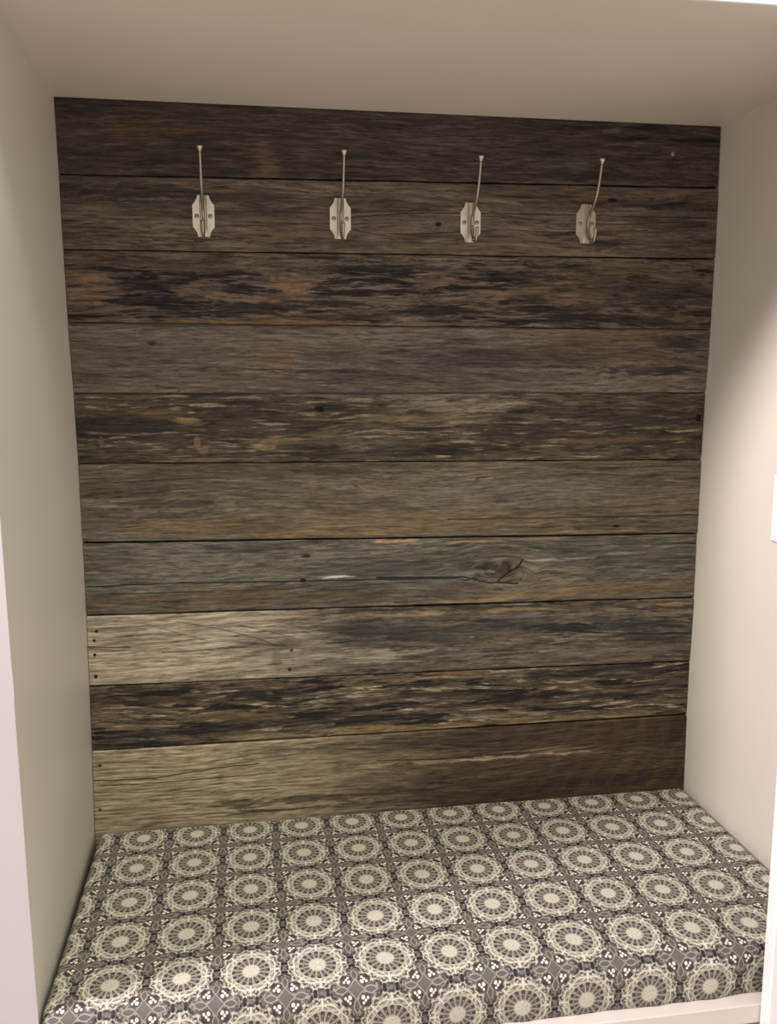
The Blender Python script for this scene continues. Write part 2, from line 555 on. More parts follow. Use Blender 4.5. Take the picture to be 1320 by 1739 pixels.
# ------------------------------------------------------------------ boards
PLANKS = [
    {'base': (67, 57, 52), 'dark': (37, 32, 33), 'warm': (92, 72, 54), 'light': (96, 86, 77), 'streak': 0.45, 'thr': 0.5, 'flecks': 0.25, 'cracks': 0.35, 'warmth': 0.35, 'edge': 0.25, 'sz': 52, 'seed': 1.3, 'feats': [('b', 0.3646, 1.7621, 0.0235, 0.0267, (100, 80, 61), 0.6), ('b', 0.342, 1.792, 0.036, 0.0122, (92, 74, 58), 0.5), ('b', 0.1566, 1.8252, 0.1121, 0.0159, (86, 68, 50), 0.5), ('b', 0.5468, 1.8148, 0.1756, 0.0186, (80, 66, 52), 0.35), ('b', 0.0575, 1.8556, 0.0598, 0.0137, (44, 38, 38), 0.5), ('b', 0.9613, 1.8559, 0.0377, 0.0043, (32, 29, 30), 0.9), ('b', 1.0804, 1.8596, 0.0361, 0.0043, (32, 29, 30), 0.9), ('b', 1.0513, 1.8368, 0.0432, 0.0043, (32, 29, 30), 0.9), ('b', 1.2156, 1.8397, 0.0568, 0.0044, (34, 30, 31), 0.9), ('b', 1.0267, 1.8521, 0.0167, 0.0032, (110, 100, 90), 0.6), ('b', 1.153, 1.8133, 0.0031, 0.0044, (150, 138, 120), 0.8), ('b', 0.8411, 1.7477, 0.028, 0.0054, (122, 86, 58), 0.8), ('b', 0.947, 1.7477, 0.0356, 0.0043, (104, 76, 54), 0.6), ('b', 0.9104, 1.7855, 0.0588, 0.0075, (98, 88, 78), 0.5), ('b', 0.9821, 1.7662, 0.1909, 0.0076, (38, 33, 32), 0.5), ('b', 0.8981, 1.8065, 0.0468, 0.0321, (48, 44, 40), 0.35)]},
    {'base': (90, 79, 67), 'dark': (50, 44, 41), 'warm': (106, 86, 64), 'light': (118, 107, 92), 'streak': 0.18, 'thr': 0.54, 'flecks': 0.35, 'cracks': 0.75, 'warmth': 0.3, 'edge': 0.45, 'sz': 60, 'seed': 7.7, 'feats': [('b', 0.116, 1.7106, 0.1226, 0.0162, (48, 42, 41), 0.8), ('b', 0.0466, 1.6409, 0.0609, 0.0183, (66, 58, 54), 0.5), ('b', 0.3293, 1.7096, 0.0958, 0.0145, (62, 55, 49), 0.6), ('b', 0.5684, 1.711, 0.1446, 0.0148, (66, 59, 52), 0.5), ('b', 1.1171, 1.7174, 0.135, 0.01, (44, 40, 40), 0.8), ('b', 1.156, 1.6771, 0.1116, 0.0247, (58, 52, 48), 0.6), ('b', 0.9833, 1.728, 0.0479, 0.0066, (112, 84, 58), 0.5), ('b', 0.8654, 1.7084, 0.0939, 0.0109, (68, 60, 53), 0.5), ('k', 0.6866, 1.6704, 0.0183, 0.0129, 0.8), ('b', 0.6866, 1.6704, 0.0057, 0.0043, (24, 20, 18), 1), ('b', 1.0316, 1.7239, 0.0085, 0.0033, (22, 18, 18), 1), ('b', 0.4793, 1.6294, 0.0661, 0.0074, (54, 48, 43), 0.5), ('b', 1.0287, 1.6407, 0.0365, 0.0045, (50, 44, 40), 0.6), ('b', 1.1069, 1.6703, 0.0271, 0.0034, (120, 110, 98), 0.6), ('b', 0.7503, 1.6241, 0.3245, 0.0098, (112, 96, 76), 0.4), ('l', [(0.2128, 1.6828), (0.4799, 1.6855), (0.7035, 1.6977)], 0.0009, 0.7), ('l', [(0.4798, 1.675), (0.6355, 1.6895), (0.8189, 1.6931), (1.2487, 1.695)], 0.001, 0.8), ('l', [(0.6356, 1.6509), (0.8078, 1.6635), (0.9376, 1.6609), (1.107, 1.6681)], 0.0008, 0.7), ('l', [(0.2643, 1.6562), (0.436, 1.6655), (0.6243, 1.6432)], 0.0008, 0.6), ('l', [(0.8426, 1.6774), (0.9851, 1.6764), (1.2302, 1.6889)], 0.0008, 0.6)]},
    {'base': (88, 78, 66), 'dark': (33, 29, 29), 'warm': (112, 86, 58), 'light': (112, 102, 88), 'streak': 0.95, 'thr': 0.5, 'flecks': 0.35, 'cracks': 0.3, 'warmth': 0.4, 'edge': 0.5, 'sz': 66, 'seed': 3.1, 'feats': [('b', 0.0478, 1.5621, 0.0389, 0.0124, (122, 98, 74), 0.75), ('b', 0.0413, 1.5351, 0.0348, 0.0145, (112, 88, 66), 0.6), ('b', 0.3926, 1.5534, 0.0371, 0.015, (128, 102, 72), 0.75), ('b', 0.3517, 1.524, 0.0326, 0.0075, (124, 96, 64), 0.7), ('b', 0.1349, 1.553, 0.0625, 0.0146, (34, 31, 34), 0.9), ('b', 0.1968, 1.5297, 0.0633, 0.0095, (30, 27, 29), 0.9), ('b', 0.3145, 1.5491, 0.0539, 0.0085, (32, 29, 31), 0.9), ('b', 0.3028, 1.5128, 0.1186, 0.0096, (33, 29, 28), 0.85), ('b', 0.4891, 1.5222, 0.0669, 0.0076, (36, 31, 29), 0.8), ('b', 0.5225, 1.4953, 0.09, 0.0088, (44, 36, 30), 0.7), ('b', 0.6589, 1.5075, 0.1037, 0.0111, (36, 32, 30), 0.8), ('b', 0.8684, 1.5766, 0.0832, 0.0078, (36, 33, 33), 0.8), ('b', 0.9058, 1.5154, 0.0842, 0.0102, (38, 33, 31), 0.8), ('b', 1.0527, 1.4939, 0.136, 0.0103, (36, 32, 31), 0.75), ('b', 1.1377, 1.5406, 0.1, 0.0252, (50, 45, 42), 0.6), ('b', 0.6358, 1.5894, 0.0683, 0.0054, (40, 37, 36), 0.7), ('b', 1.0609, 1.5964, 0.1841, 0.0113, (92, 80, 66), 0.6), ('b', 0.3236, 1.4851, 0.2822, 0.0054, (120, 94, 62), 0.5), ('b', 0.1469, 1.5916, 0.1039, 0.0083, (92, 80, 68), 0.5)]},
    {'base': (104, 95, 83), 'dark': (50, 45, 41), 'warm': (92, 74, 56), 'light': (116, 109, 97), 'streak': 0.25, 'thr': 0.55, 'flecks': 0.4, 'cracks': 0.4, 'warmth': 0.2, 'edge': 0.35, 'sz': 70, 'seed': 11.9, 'feats': [('b', 0.3767, 1.4159, 0.0441, 0.0307, (112, 90, 66), 0.55), ('b', 0.1511, 1.4392, 0.1794, 0.0363, (95, 88, 77), 0.4), ('b', 0.8719, 1.4244, 0.3133, 0.0229, (56, 50, 44), 0.65), ('b', 0.5443, 1.3849, 0.2281, 0.0112, (60, 55, 47), 0.5), ('b', 1.0053, 1.442, 0.1355, 0.0254, (88, 70, 52), 0.55), ('b', 1.1795, 1.4565, 0.0583, 0.0187, (46, 44, 45), 0.8), ('b', 1.1318, 1.3956, 0.1138, 0.0106, (40, 37, 37), 0.8), ('b', 1.1832, 1.3837, 0.0409, 0.0035, (128, 120, 112), 0.7), ('b', 1.0412, 1.4709, 0.1484, 0.0069, (110, 86, 60), 0.55), ('b', 0.2996, 1.3984, 0.0762, 0.0044, (46, 42, 38), 0.6), ('b', 0.4765, 1.3961, 0.1013, 0.0033, (44, 40, 36), 0.6), ('b', 0.1483, 1.4467, 0.0095, 0.0043, (44, 42, 38), 0.8), ('b', 0.056, 1.4156, 0.0415, 0.0032, (116, 108, 94), 0.5), ('b', 0.6361, 1.4575, 0.0691, 0.01, (104, 98, 88), 0.5), ('b', 1.1051, 1.4306, 0.0627, 0.0303, (100, 78, 56), 0.4), ('b', 0.7289, 1.4545, 0.0469, 0.0045, (40, 37, 34), 0.7)]},
    {'base': (80, 71, 59), 'dark': (38, 34, 31), 'warm': (110, 88, 60), 'light': (132, 121, 100), 'streak': 0.6, 'thr': 0.53, 'flecks': 0.9, 'cracks': 0.25, 'warmth': 0.4, 'edge': 0.4, 'sz': 62, 'seed': 5.5, 'feats': [('b', 0.0712, 1.2974, 0.1158, 0.0239, (46, 44, 45), 0.75), ('b', 0.1357, 1.3207, 0.0957, 0.0076, (104, 84, 58), 0.5), ('b', 0.2175, 1.3332, 0.0054, 0.0022, (158, 134, 98), 0.85), ('b', 0.1955, 1.3497, 0.0279, 0.0027, (165, 142, 104), 0.8), ('b', 0.216, 1.3201, 0.0065, 0.002, (152, 128, 92), 0.75), ('b', 0.2079, 1.3048, 0.0173, 0.0038, (150, 124, 86), 0.75), ('b', 0.2249, 1.2627, 0.0054, 0.0122, (136, 110, 80), 0.6), ('b', 0.2352, 1.247, 0.0109, 0.0056, (136, 110, 80), 0.6), ('b', 0.0507, 1.265, 0.0042, 0.0109, (120, 98, 76), 0.5), ('b', 0.1917, 1.2454, 0.0065, 0.0067, (122, 100, 76), 0.5), ('b', 0.351, 1.252, 0.02, 0.0045, (160, 140, 104), 0.8), ('b', 0.396, 1.266, 0.0449, 0.0068, (140, 122, 92), 0.6), ('b', 0.4694, 1.273, 0.0454, 0.0091, (122, 106, 80), 0.5), ('b', 0.754, 1.3296, 0.1071, 0.0138, (136, 126, 106), 0.7), ('b', 0.7065, 1.3482, 0.1296, 0.0069, (122, 114, 98), 0.6), ('b', 0.6364, 1.3031, 0.1401, 0.0091, (126, 112, 86), 0.6), ('b', 0.5436, 1.2493, 0.0692, 0.0103, (132, 122, 102), 0.6), ('b', 0.4521, 1.2483, 0.0681, 0.0159, (46, 41, 34), 0.6), ('b', 0.6719, 1.2417, 0.1536, 0.0139, (36, 33, 30), 0.75), ('b', 0.476, 1.3494, 0.0678, 0.0056, (120, 110, 92), 0.5), ('b', 0.8866, 1.3148, 0.0732, 0.0117, (58, 54, 50), 0.5), ('b', 1.0976, 1.3131, 0.1645, 0.0309, (56, 51, 47), 0.6), ('b', 1.1515, 1.2467, 0.1156, 0.0169, (44, 41, 39), 0.65), ('b', 0.4565, 1.3249, 0.0079, 0.0045, (18, 15, 14), 1), ('b', 1.2351, 1.2999, 0.0065, 0.006, (24, 20, 20), 1), ('b', 0.8622, 1.3173, 0.0291, 0.0035, (22, 20, 19), 0.8), ('b', 1.0243, 1.2568, 0.0753, 0.0048, (110, 88, 62), 0.6), ('b', 0.1108, 1.2356, 0.1067, 0.0066, (44, 38, 32), 0.6)]},
    {'base': (96, 87, 73), 'dark': (60, 53, 46), 'warm': (104, 85, 60), 'light': (120, 112, 97), 'streak': 0.25, 'thr': 0.55, 'flecks': 0.35, 'cracks': 0.45, 'warmth': 0.35, 'edge': 0.5, 'sz': 58, 'seed': 9.2, 'feats': [('b', 0.0864, 1.1673, 0.1175, 0.0067, (62, 54, 47), 0.7), ('b', 0.161, 1.1488, 0.0868, 0.0079, (58, 50, 42), 0.7), ('b', 0.0634, 1.1322, 0.064, 0.0112, (64, 56, 50), 0.6), ('b', 0.1819, 1.1257, 0.0764, 0.0057, (60, 51, 42), 0.6), ('b', 0.4743, 1.2069, 0.0686, 0.0103, (60, 56, 48), 0.7), ('b', 0.3834, 1.1972, 0.045, 0.008, (66, 60, 52), 0.5), ('b', 0.8781, 1.1555, 0.2345, 0.0288, (106, 101, 91), 0.55), ('b', 0.6369, 1.1019, 0.3922, 0.0189, (116, 98, 70), 0.5), ('b', 0.314, 1.105, 0.1009, 0.0161, (64, 52, 40), 0.45), ('b', 0.1811, 1.103, 0.0875, 0.0114, (112, 92, 62), 0.5), ('b', 0.8414, 1.1503, 0.0491, 0.0108, (76, 68, 56), 0.5), ('b', 0.8171, 1.1389, 0.0196, 0.006, (58, 50, 42), 0.6), ('b', 1.0642, 1.1998, 0.0381, 0.0048, (60, 54, 48), 0.7), ('b', 0.9162, 1.1185, 0.0748, 0.006, (72, 64, 54), 0.5), ('b', 1.131, 1.1315, 0.1292, 0.0221, (98, 87, 74), 0.4), ('b', 1.0651, 1.0804, 0.009, 0.0037, (28, 23, 20), 1), ('l', [(0.7085, 1.1035), (0.9042, 1.1007), (1.1325, 1.0995), (1.2474, 1.099)], 0.001, 0.8), ('l', [(0.8798, 1.082), (1.0561, 1.0806), (1.1858, 1.072)], 0.0008, 0.6), ('l', [(1.0137, 1.2007), (1.1279, 1.2023), (1.2444, 1.2015)], 0.0008, 0.7), ('b', 1.0056, 1.0698, 0.2288, 0.0037, (130, 108, 76), 0.55), ('b', 0.4729, 1.0831, 0.1849, 0.0059, (130, 106, 70), 0.6)]},
    {'base': (92, 87, 77), 'dark': (44, 41, 38), 'warm': (104, 82, 54), 'light': (120, 115, 105), 'streak': 0.35, 'thr': 0.54, 'flecks': 0.4, 'cracks': 0.55, 'warmth': 0.3, 'edge': 0.5, 'sz': 74, 'seed': 2.4, 'feats': [('k', 0.8197, 0.9939, 0.0929, 0.049, 1.0), ('b', 0.8097, 0.9991, 0.0618, 0.0208, (40, 36, 32), 0.85), ('b', 0.8396, 0.987, 0.0298, 0.016, (74, 64, 50), 0.7), ('b', 0.8967, 1.0009, 0.0427, 0.032, (120, 113, 97), 0.6), ('b', 0.7643, 0.9934, 0.0442, 0.0049, (122, 116, 106), 0.6), ('b', 0.8131, 1.0185, 0.0617, 0.0037, (116, 110, 100), 0.5), ('b', 0.4893, 0.994, 0.0304, 0.003, (190, 184, 172), 0.95), ('b', 0.2092, 0.9603, 0.2784, 0.0164, (84, 68, 46), 0.6), ('b', 0.5655, 0.9527, 0.2971, 0.0145, (76, 64, 47), 0.5), ('b', 1.0354, 0.9485, 0.2065, 0.0176, (116, 96, 66), 0.5), ('b', 1.0073, 1.018, 0.1405, 0.0124, (72, 68, 62), 0.5), ('b', 0.5776, 1.0146, 0.1422, 0.0167, (64, 62, 58), 0.5), ('b', 0.1792, 1.0517, 0.1648, 0.0161, (96, 92, 84), 0.45), ('b', 0.3241, 1.0585, 0.0902, 0.007, (58, 53, 46), 0.5), ('b', 0.0481, 1.0334, 0.0537, 0.0227, (74, 66, 56), 0.4), ('b', 0.599, 1.0616, 0.0379, 0.0036, (176, 148, 102), 0.8), ('b', 0.7453, 1.057, 0.073, 0.0024, (150, 126, 90), 0.65), ('b', 0.8804, 1.0577, 0.0872, 0.0024, (150, 130, 98), 0.6), ('b', 0.7344, 0.9335, 0.0858, 0.0031, (146, 122, 84), 0.7), ('b', 0.8894, 0.9394, 0.0756, 0.005, (136, 114, 80), 0.5), ('b', 0.4261, 1.0377, 0.0104, 0.0047, (26, 23, 21), 0.9), ('b', 0.4196, 0.9895, 0.0081, 0.0036, (20, 18, 17), 1), ('b', 0.3563, 0.9778, 0.0457, 0.0083, (54, 46, 34), 0.6), ('b', 1.0841, 1.0217, 0.0388, 0.0037, (150, 140, 124), 0.6), ('b', 0.9567, 1.0136, 0.0633, 0.0025, (150, 144, 132), 0.6), ('l', [(0.0117, 0.9926), (0.1771, 0.993), (0.4254, 0.9881), (0.6132, 0.9846), (0.7339, 0.9824)], 0.0012, 1), ('l', [(0.5657, 0.9888), (0.7461, 0.9844), (0.7954, 0.9703), (0.8575, 0.9666)], 0.0016, 1), ('l', [(0.8151, 0.972), (0.8347, 0.9884), (0.8592, 1.0022), (0.8664, 1.0142)], 0.0022, 1), ('l', [(0.8346, 0.9933), (0.8692, 1.0019)], 0.001, 0.8), ('l', [(0.013, 0.9754), (0.2097, 0.9755), (0.4021, 0.9736)], 0.0008, 0.7), ('l', [(0.5658, 1.021), (0.7335, 1.0176), (0.8315, 1.0252)], 0.0009, 0.6), ('l', [(0.863, 1.0021), (0.8695, 0.9859), (0.8623, 0.9739)], 0.0009, 0.7)]},
    {'base': (90, 82, 70), 'dark': (44, 41, 38), 'warm': (100, 84, 60), 'light': (126, 119, 106), 'streak': 0.7, 'thr': 0.52, 'flecks': 0.5, 'cracks': 0.4, 'warmth': 0.2, 'edge': 0.55, 'sz': 60, 'seed': 6.6, 'grad': (0.24, 0.5652, (152, 140, 120)), 'feats': [('b', 0.4707, 0.8965, 0.1526, 0.0121, (56, 52, 47), 0.7), ('b', 0.5652, 0.864, 0.0958, 0.0147, (60, 56, 50), 0.6), ('b', 0.3769, 0.8648, 0.1273, 0.0121, (84, 78, 66), 0.5), ('b', 0.6617, 0.8716, 0.1704, 0.0173, (56, 52, 48), 0.6), ('b', 0.8342, 0.8796, 0.1003, 0.01, (50, 47, 44), 0.7), ('b', 0.9611, 0.8661, 0.0641, 0.0127, (40, 39, 40), 0.85), ('b', 1.1034, 0.867, 0.092, 0.0103, (44, 42, 41), 0.8), ('b', 1.144, 0.842, 0.0795, 0.0103, (44, 41, 41), 0.7), ('b', 1.0794, 0.8131, 0.1709, 0.0116, (100, 92, 80), 0.5), ('b', 0.5173, 0.8297, 0.1072, 0.0086, (140, 132, 114), 0.6), ('b', 0.6254, 0.8327, 0.0728, 0.0062, (136, 128, 112), 0.6), ('b', 0.0628, 0.8852, 0.0436, 0.007, (112, 100, 78), 0.6), ('b', 0.3647, 0.8316, 0.0104, 0.0169, (96, 86, 66), 0.6), ('b', 0.1153, 0.8271, 0.1218, 0.0166, (162, 148, 122), 0.5), ('b', 0.0246, 0.9057, 0.0027, 0.0029, (30, 26, 22), 1), ('b', 0.0194, 0.8873, 0.0027, 0.0029, (30, 26, 22), 1), ('b', 0.0191, 0.8593, 0.0027, 0.0029, (30, 26, 22), 1), ('b', 0.0191, 0.8159, 0.0033, 0.0035, (30, 26, 22), 1), ('b', 0.3898, 0.8096, 0.0029, 0.003, (30, 26, 22), 0.9), ('b', 0.3941, 0.8495, 0.0035, 0.003, (40, 34, 28), 0.9), ('b', 1.0933, 0.793, 0.0528, 0.0039, (104, 78, 56), 0.5), ('b', 1.1938, 0.909, 0.0479, 0.0038, (150, 126, 92), 0.6), ('b', 0.6373, 0.912, 0.2416, 0.0037, (146, 122, 86), 0.6), ('l', [(0.1743, 0.9173), (0.2633, 0.8967), (0.3311, 0.8755), (0.3653, 0.8606)], 0.0012, 0.55), ('l', [(0.2074, 0.9088), (0.3089, 0.9016), (0.4003, 0.8745)], 0.001, 0.5), ('l', [(0.0079, 0.8751), (0.084, 0.87)], 0.0011, 0.8), ('l', [(0.1442, 0.8575), (0.2283, 0.8591), (0.3078, 0.8611)], 0.001, 0.7), ('l', [(0.108, 0.918), (0.1955, 0.8881), (0.2311, 0.8768)], 0.001, 0.45), ('l', [(0.4239, 0.8915), (0.5176, 0.8749), (0.6133, 0.8727)], 0.001, 0.5), ('l', [(0.9228, 0.8654), (1.0911, 0.8497), (1.2452, 0.8436)], 0.0009, 0.8)]},
    {'base': (86, 75, 61), 'dark': (33, 29, 27), 'warm': (112, 90, 60), 'light': (150, 137, 112), 'streak': 1.0, 'thr': 0.49, 'flecks': 0.9, 'cracks': 0.3, 'warmth': 0.35, 'edge': 0.5, 'sz': 70, 'seed': 8.8, 'feats': [('b', 0.1125, 0.7616, 0.1447, 0.0096, (48, 41, 36), 0.7), ('b', 0.2483, 0.7752, 0.057, 0.0073, (42, 38, 36), 0.7), ('b', 0.1322, 0.6939, 0.1685, 0.0061, (44, 39, 36), 0.7), ('b', 0.4217, 0.7551, 0.1178, 0.0086, (50, 44, 38), 0.6), ('b', 0.4683, 0.6964, 0.179, 0.0075, (48, 42, 38), 0.6), ('b', 0.2812, 0.7208, 0.0806, 0.0098, (108, 90, 60), 0.5), ('b', 0.8871, 0.7658, 0.0766, 0.0128, (38, 36, 36), 0.8), ('b', 1.0812, 0.7678, 0.1452, 0.0156, (50, 46, 44), 0.7), ('b', 1.1757, 0.7298, 0.0672, 0.0185, (52, 46, 44), 0.5), ('b', 0.9915, 0.7146, 0.1566, 0.0065, (40, 36, 32), 0.75), ('b', 0.6622, 0.7596, 0.0614, 0.0063, (40, 37, 33), 0.7), ('b', 0.6869, 0.7393, 0.1236, 0.0051, (38, 35, 31), 0.75), ('b', 0.8252, 0.6861, 0.1272, 0.0052, (136, 126, 108), 0.55), ('b', 0.8381, 0.6724, 0.3572, 0.0065, (128, 104, 70), 0.5), ('b', 0.5645, 0.6712, 0.0852, 0.0076, (140, 116, 76), 0.5), ('b', 0.3497, 0.6731, 0.1405, 0.0062, (130, 116, 90), 0.5)]},
    {'base': (68, 55, 43), 'dark': (46, 38, 32), 'warm': (88, 67, 45), 'light': (104, 90, 68), 'streak': 0.2, 'thr': 0.55, 'flecks': 0.25, 'cracks': 0.5, 'warmth': 0.3, 'edge': 0.3, 'sz': 50, 'seed': 4.9, 'grad': (0.2776, 0.7637, (152, 138, 111)), 'saw': 1, 'feats': [('b', 0.638, 0.6383, 0.2842, 0.0128, (60, 51, 44), 0.6), ('b', 0.5155, 0.5985, 0.182, 0.0255, (124, 108, 80), 0.45), ('b', 0.7632, 0.5933, 0.1648, 0.0046, (172, 156, 126), 0.75), ('b', 0.6878, 0.5936, 0.0751, 0.0065, (120, 106, 84), 0.6), ('b', 0.9427, 0.6041, 0.0784, 0.0033, (140, 122, 94), 0.5), ('b', 0.4664, 0.5358, 0.2298, 0.0077, (52, 44, 35), 0.7), ('b', 0.3581, 0.5125, 0.0713, 0.0051, (56, 46, 36), 0.7), ('b', 0.7642, 0.5147, 0.2807, 0.0079, (50, 41, 34), 0.6), ('b', 1.0907, 0.5266, 0.1886, 0.0122, (42, 34, 34), 0.75), ('b', 1.2076, 0.6284, 0.0545, 0.0242, (44, 38, 38), 0.6), ('b', 1.1868, 0.4948, 0.0961, 0.0055, (84, 62, 44), 0.6), ('b', 0.2486, 0.5932, 0.0104, 0.0062, (88, 76, 58), 0.7), ('b', 0.0179, 0.6351, 0.0033, 0.003, (40, 34, 26), 0.9), ('b', 0.0134, 0.5435, 0.0033, 0.0031, (40, 34, 26), 0.9), ('b', 0.2548, 0.6052, 0.0347, 0.005, (150, 138, 112), 0.5), ('l', [(0.0053, 0.6043), (0.1172, 0.6007), (0.2319, 0.6131), (0.325, 0.6163)], 0.0012, 0.9), ('l', [(0.0158, 0.5925), (0.1395, 0.5916), (0.2777, 0.5935), (0.3598, 0.5948)], 0.0009, 0.7), ('l', [(0.0041, 0.5811), (0.1387, 0.5705), (0.2541, 0.5803)], 0.0009, 0.6), ('l', [(0.1381, 0.5557), (0.2768, 0.5622), (0.3591, 0.5595)], 0.0008, 0.7), ('l', [(0.2171, 0.5103), (0.3344, 0.5132), (0.4662, 0.5152)], 0.001, 0.6), ('l', [(0.5642, 0.6064), (0.7128, 0.5982), (0.8909, 0.6011), (1.0343, 0.6109)], 0.0011, 0.8), ('l', [(0.0133, 0.5398), (0.1148, 0.5413), (0.1947, 0.5323)], 0.0008, 0.5)]},
]


GAPS = (0.0010, 0.0013, 0.0011, 0.0014, 0.0012, 0.0009, 0.0019, 0.0015, 0.0012, 0.0013, 0.0010)

def make_plank(i):
    P = PLANKS[i]
    xl0, zl0, xr0, zr0 = SEAMS[i]
    xl1, zl1, xr1, zr1 = SEAMS[i + 1]
    top = (zl0 + ZB, zr0 + ZB)
    bot = (zl1 + ZB, zr1 + ZB)
    rnd = random.Random(100 + i)
    gt, gb = GAPS[i], GAPS[i + 1]
    proud = (0.0, 0.0012, -0.0005, 0.0006, 0.0, 0.0012, -0.0012, 0.0008, -0.0006, 0.001)[i]
    NX = 70
    rows = []
    prof = ((0.0, 0.0235, 0), (0.0, 0.0022, 0), (0.0022, 0.0003, 0), (0.016, 0, 1), (0.035, 0, 1), (0.055, 0, 1), (0.5, 0, 1), (-0.055, 0, 1), (-0.035, 0, 1), (-0.016, 0, 1), (-0.0022, 0.0003, 0), (0.0, 0.0022, 0), (0.0, 0.0235, 0))
    bm = bmesh.new()
    for k in range(NX + 1):
        t = k / NX
        zt = top[0] + (top[1] - top[0]) * t - gt
        zb = bot[0] + (bot[1] - bot[0]) * t + gb
        if i == 0:
            zt += gt * 0.4
        wt = 0.0011 * mnoise.noise(Vector((t * 9.0, i * 5.1, 0.3))) + 0.0006 * mnoise.noise(Vector((t * 45.0, i * 5.1, 2.3)))
        wbm = 0.0011 * mnoise.noise(Vector((t * 9.0, i * 7.7, 8.3))) + 0.0006 * mnoise.noise(Vector((t * 45.0, i * 7.7, 5.3)))
        if i > 0:
            zt += min(0.0008, wt)
        zb += max(-0.0008, wbm)
        row = []
        for j, (dz, dy, fr) in enumerate(prof):
            lower = j < 6
            if dz == 0.5:
                z = (zt + zb) / 2
            elif dz < 0 or j > 6:
                z = zt + min(0.0, dz)
            else:
                z = zb + dz
            xl = seam_x(min(1.369, z - ZB), 0) + 0.0010
            xr = seam_x(min(1.369, z - ZB), 1) - 0.0010
            xr -= 0.0010 * rnd.random() if k == NX else 0
            x = xl + (xr - xl) * t
            y = dy - proud if dy < 0.02 else dy
            if fr:
                y += 0.0007 * mnoise.noise(Vector((x * 5.0, z * 40.0, i * 3.0)))
            row.append(bm.verts.new((x, y, z)))
        rows.append(row)
    n = len(prof)
    for A, B in zip(rows[:-1], rows[1:]):
        for j in range(n - 1):
            bm.faces.new((A[j], B[j], B[j + 1], A[j + 1]))
        bm.faces.new((A[n - 1], B[n - 1], B[0], A[0]))
    bm.faces.new(list(reversed(rows[0])))
    bm.faces.new(rows[-1])
    o = link_mesh('plank', bm, wood(i, P, top, bot, W), wb)
    o['label'] = P_LABELS[i]
    return o

P_LABELS = ['dark purple-brown weathered board under the ceiling', 'grey-brown cracked board that carries the hooks',
            'board with black streaks and two tan patches', 'smooth grey board with a darker right half',
            'dark board with pale flecks and small tan scars', 'even grey-brown board with a pale lower edge',
            'grey board with a large knot and a long crack', 'board with a pale left end and dark right end',
            'streaky dark brown board above the lowest one', 'lowest board, tan at left and dark brown at right']
for i in range(10):
    make_plank(i)

# ------------------------------------------------------------------ bench and cushion
bench = bpy.data.objects.new('bench', None)
bench.location = (W / 2, -0.28, 0.0)
COL.objects.link(bench)
bench['label'] = 'cream painted built-in bench under the patterned cushion'
bench['category'] = 'bench'
def bench_part(name, *b, **k):
    bm = box(bmesh.new(), *b, **k)
    bm.transform(Matrix.Translation(-bench.location))
    return link_mesh(name, bm, M_SEAT, bench)
bench_part('seat_board', 0.0105, 1.241, -0.5605, 0.0215, ZB - 0.1170, ZB - 0.0855, bevel=0.0015)
bench_part('support_panel', 0.0105, 1.241, -0.020, 0.0215, 0.0005, ZB - 0.1172, bevel=0.001)
bench_part('support_cleat', 0.0105, 0.035, -0.50, -0.0202, 0.0005, ZB - 0.1172, bevel=0.001)
bench_part('support_cleat', 1.215, 1.241, -0.50, -0.0202, 0.0005, ZB - 0.1172, bevel=0.001)

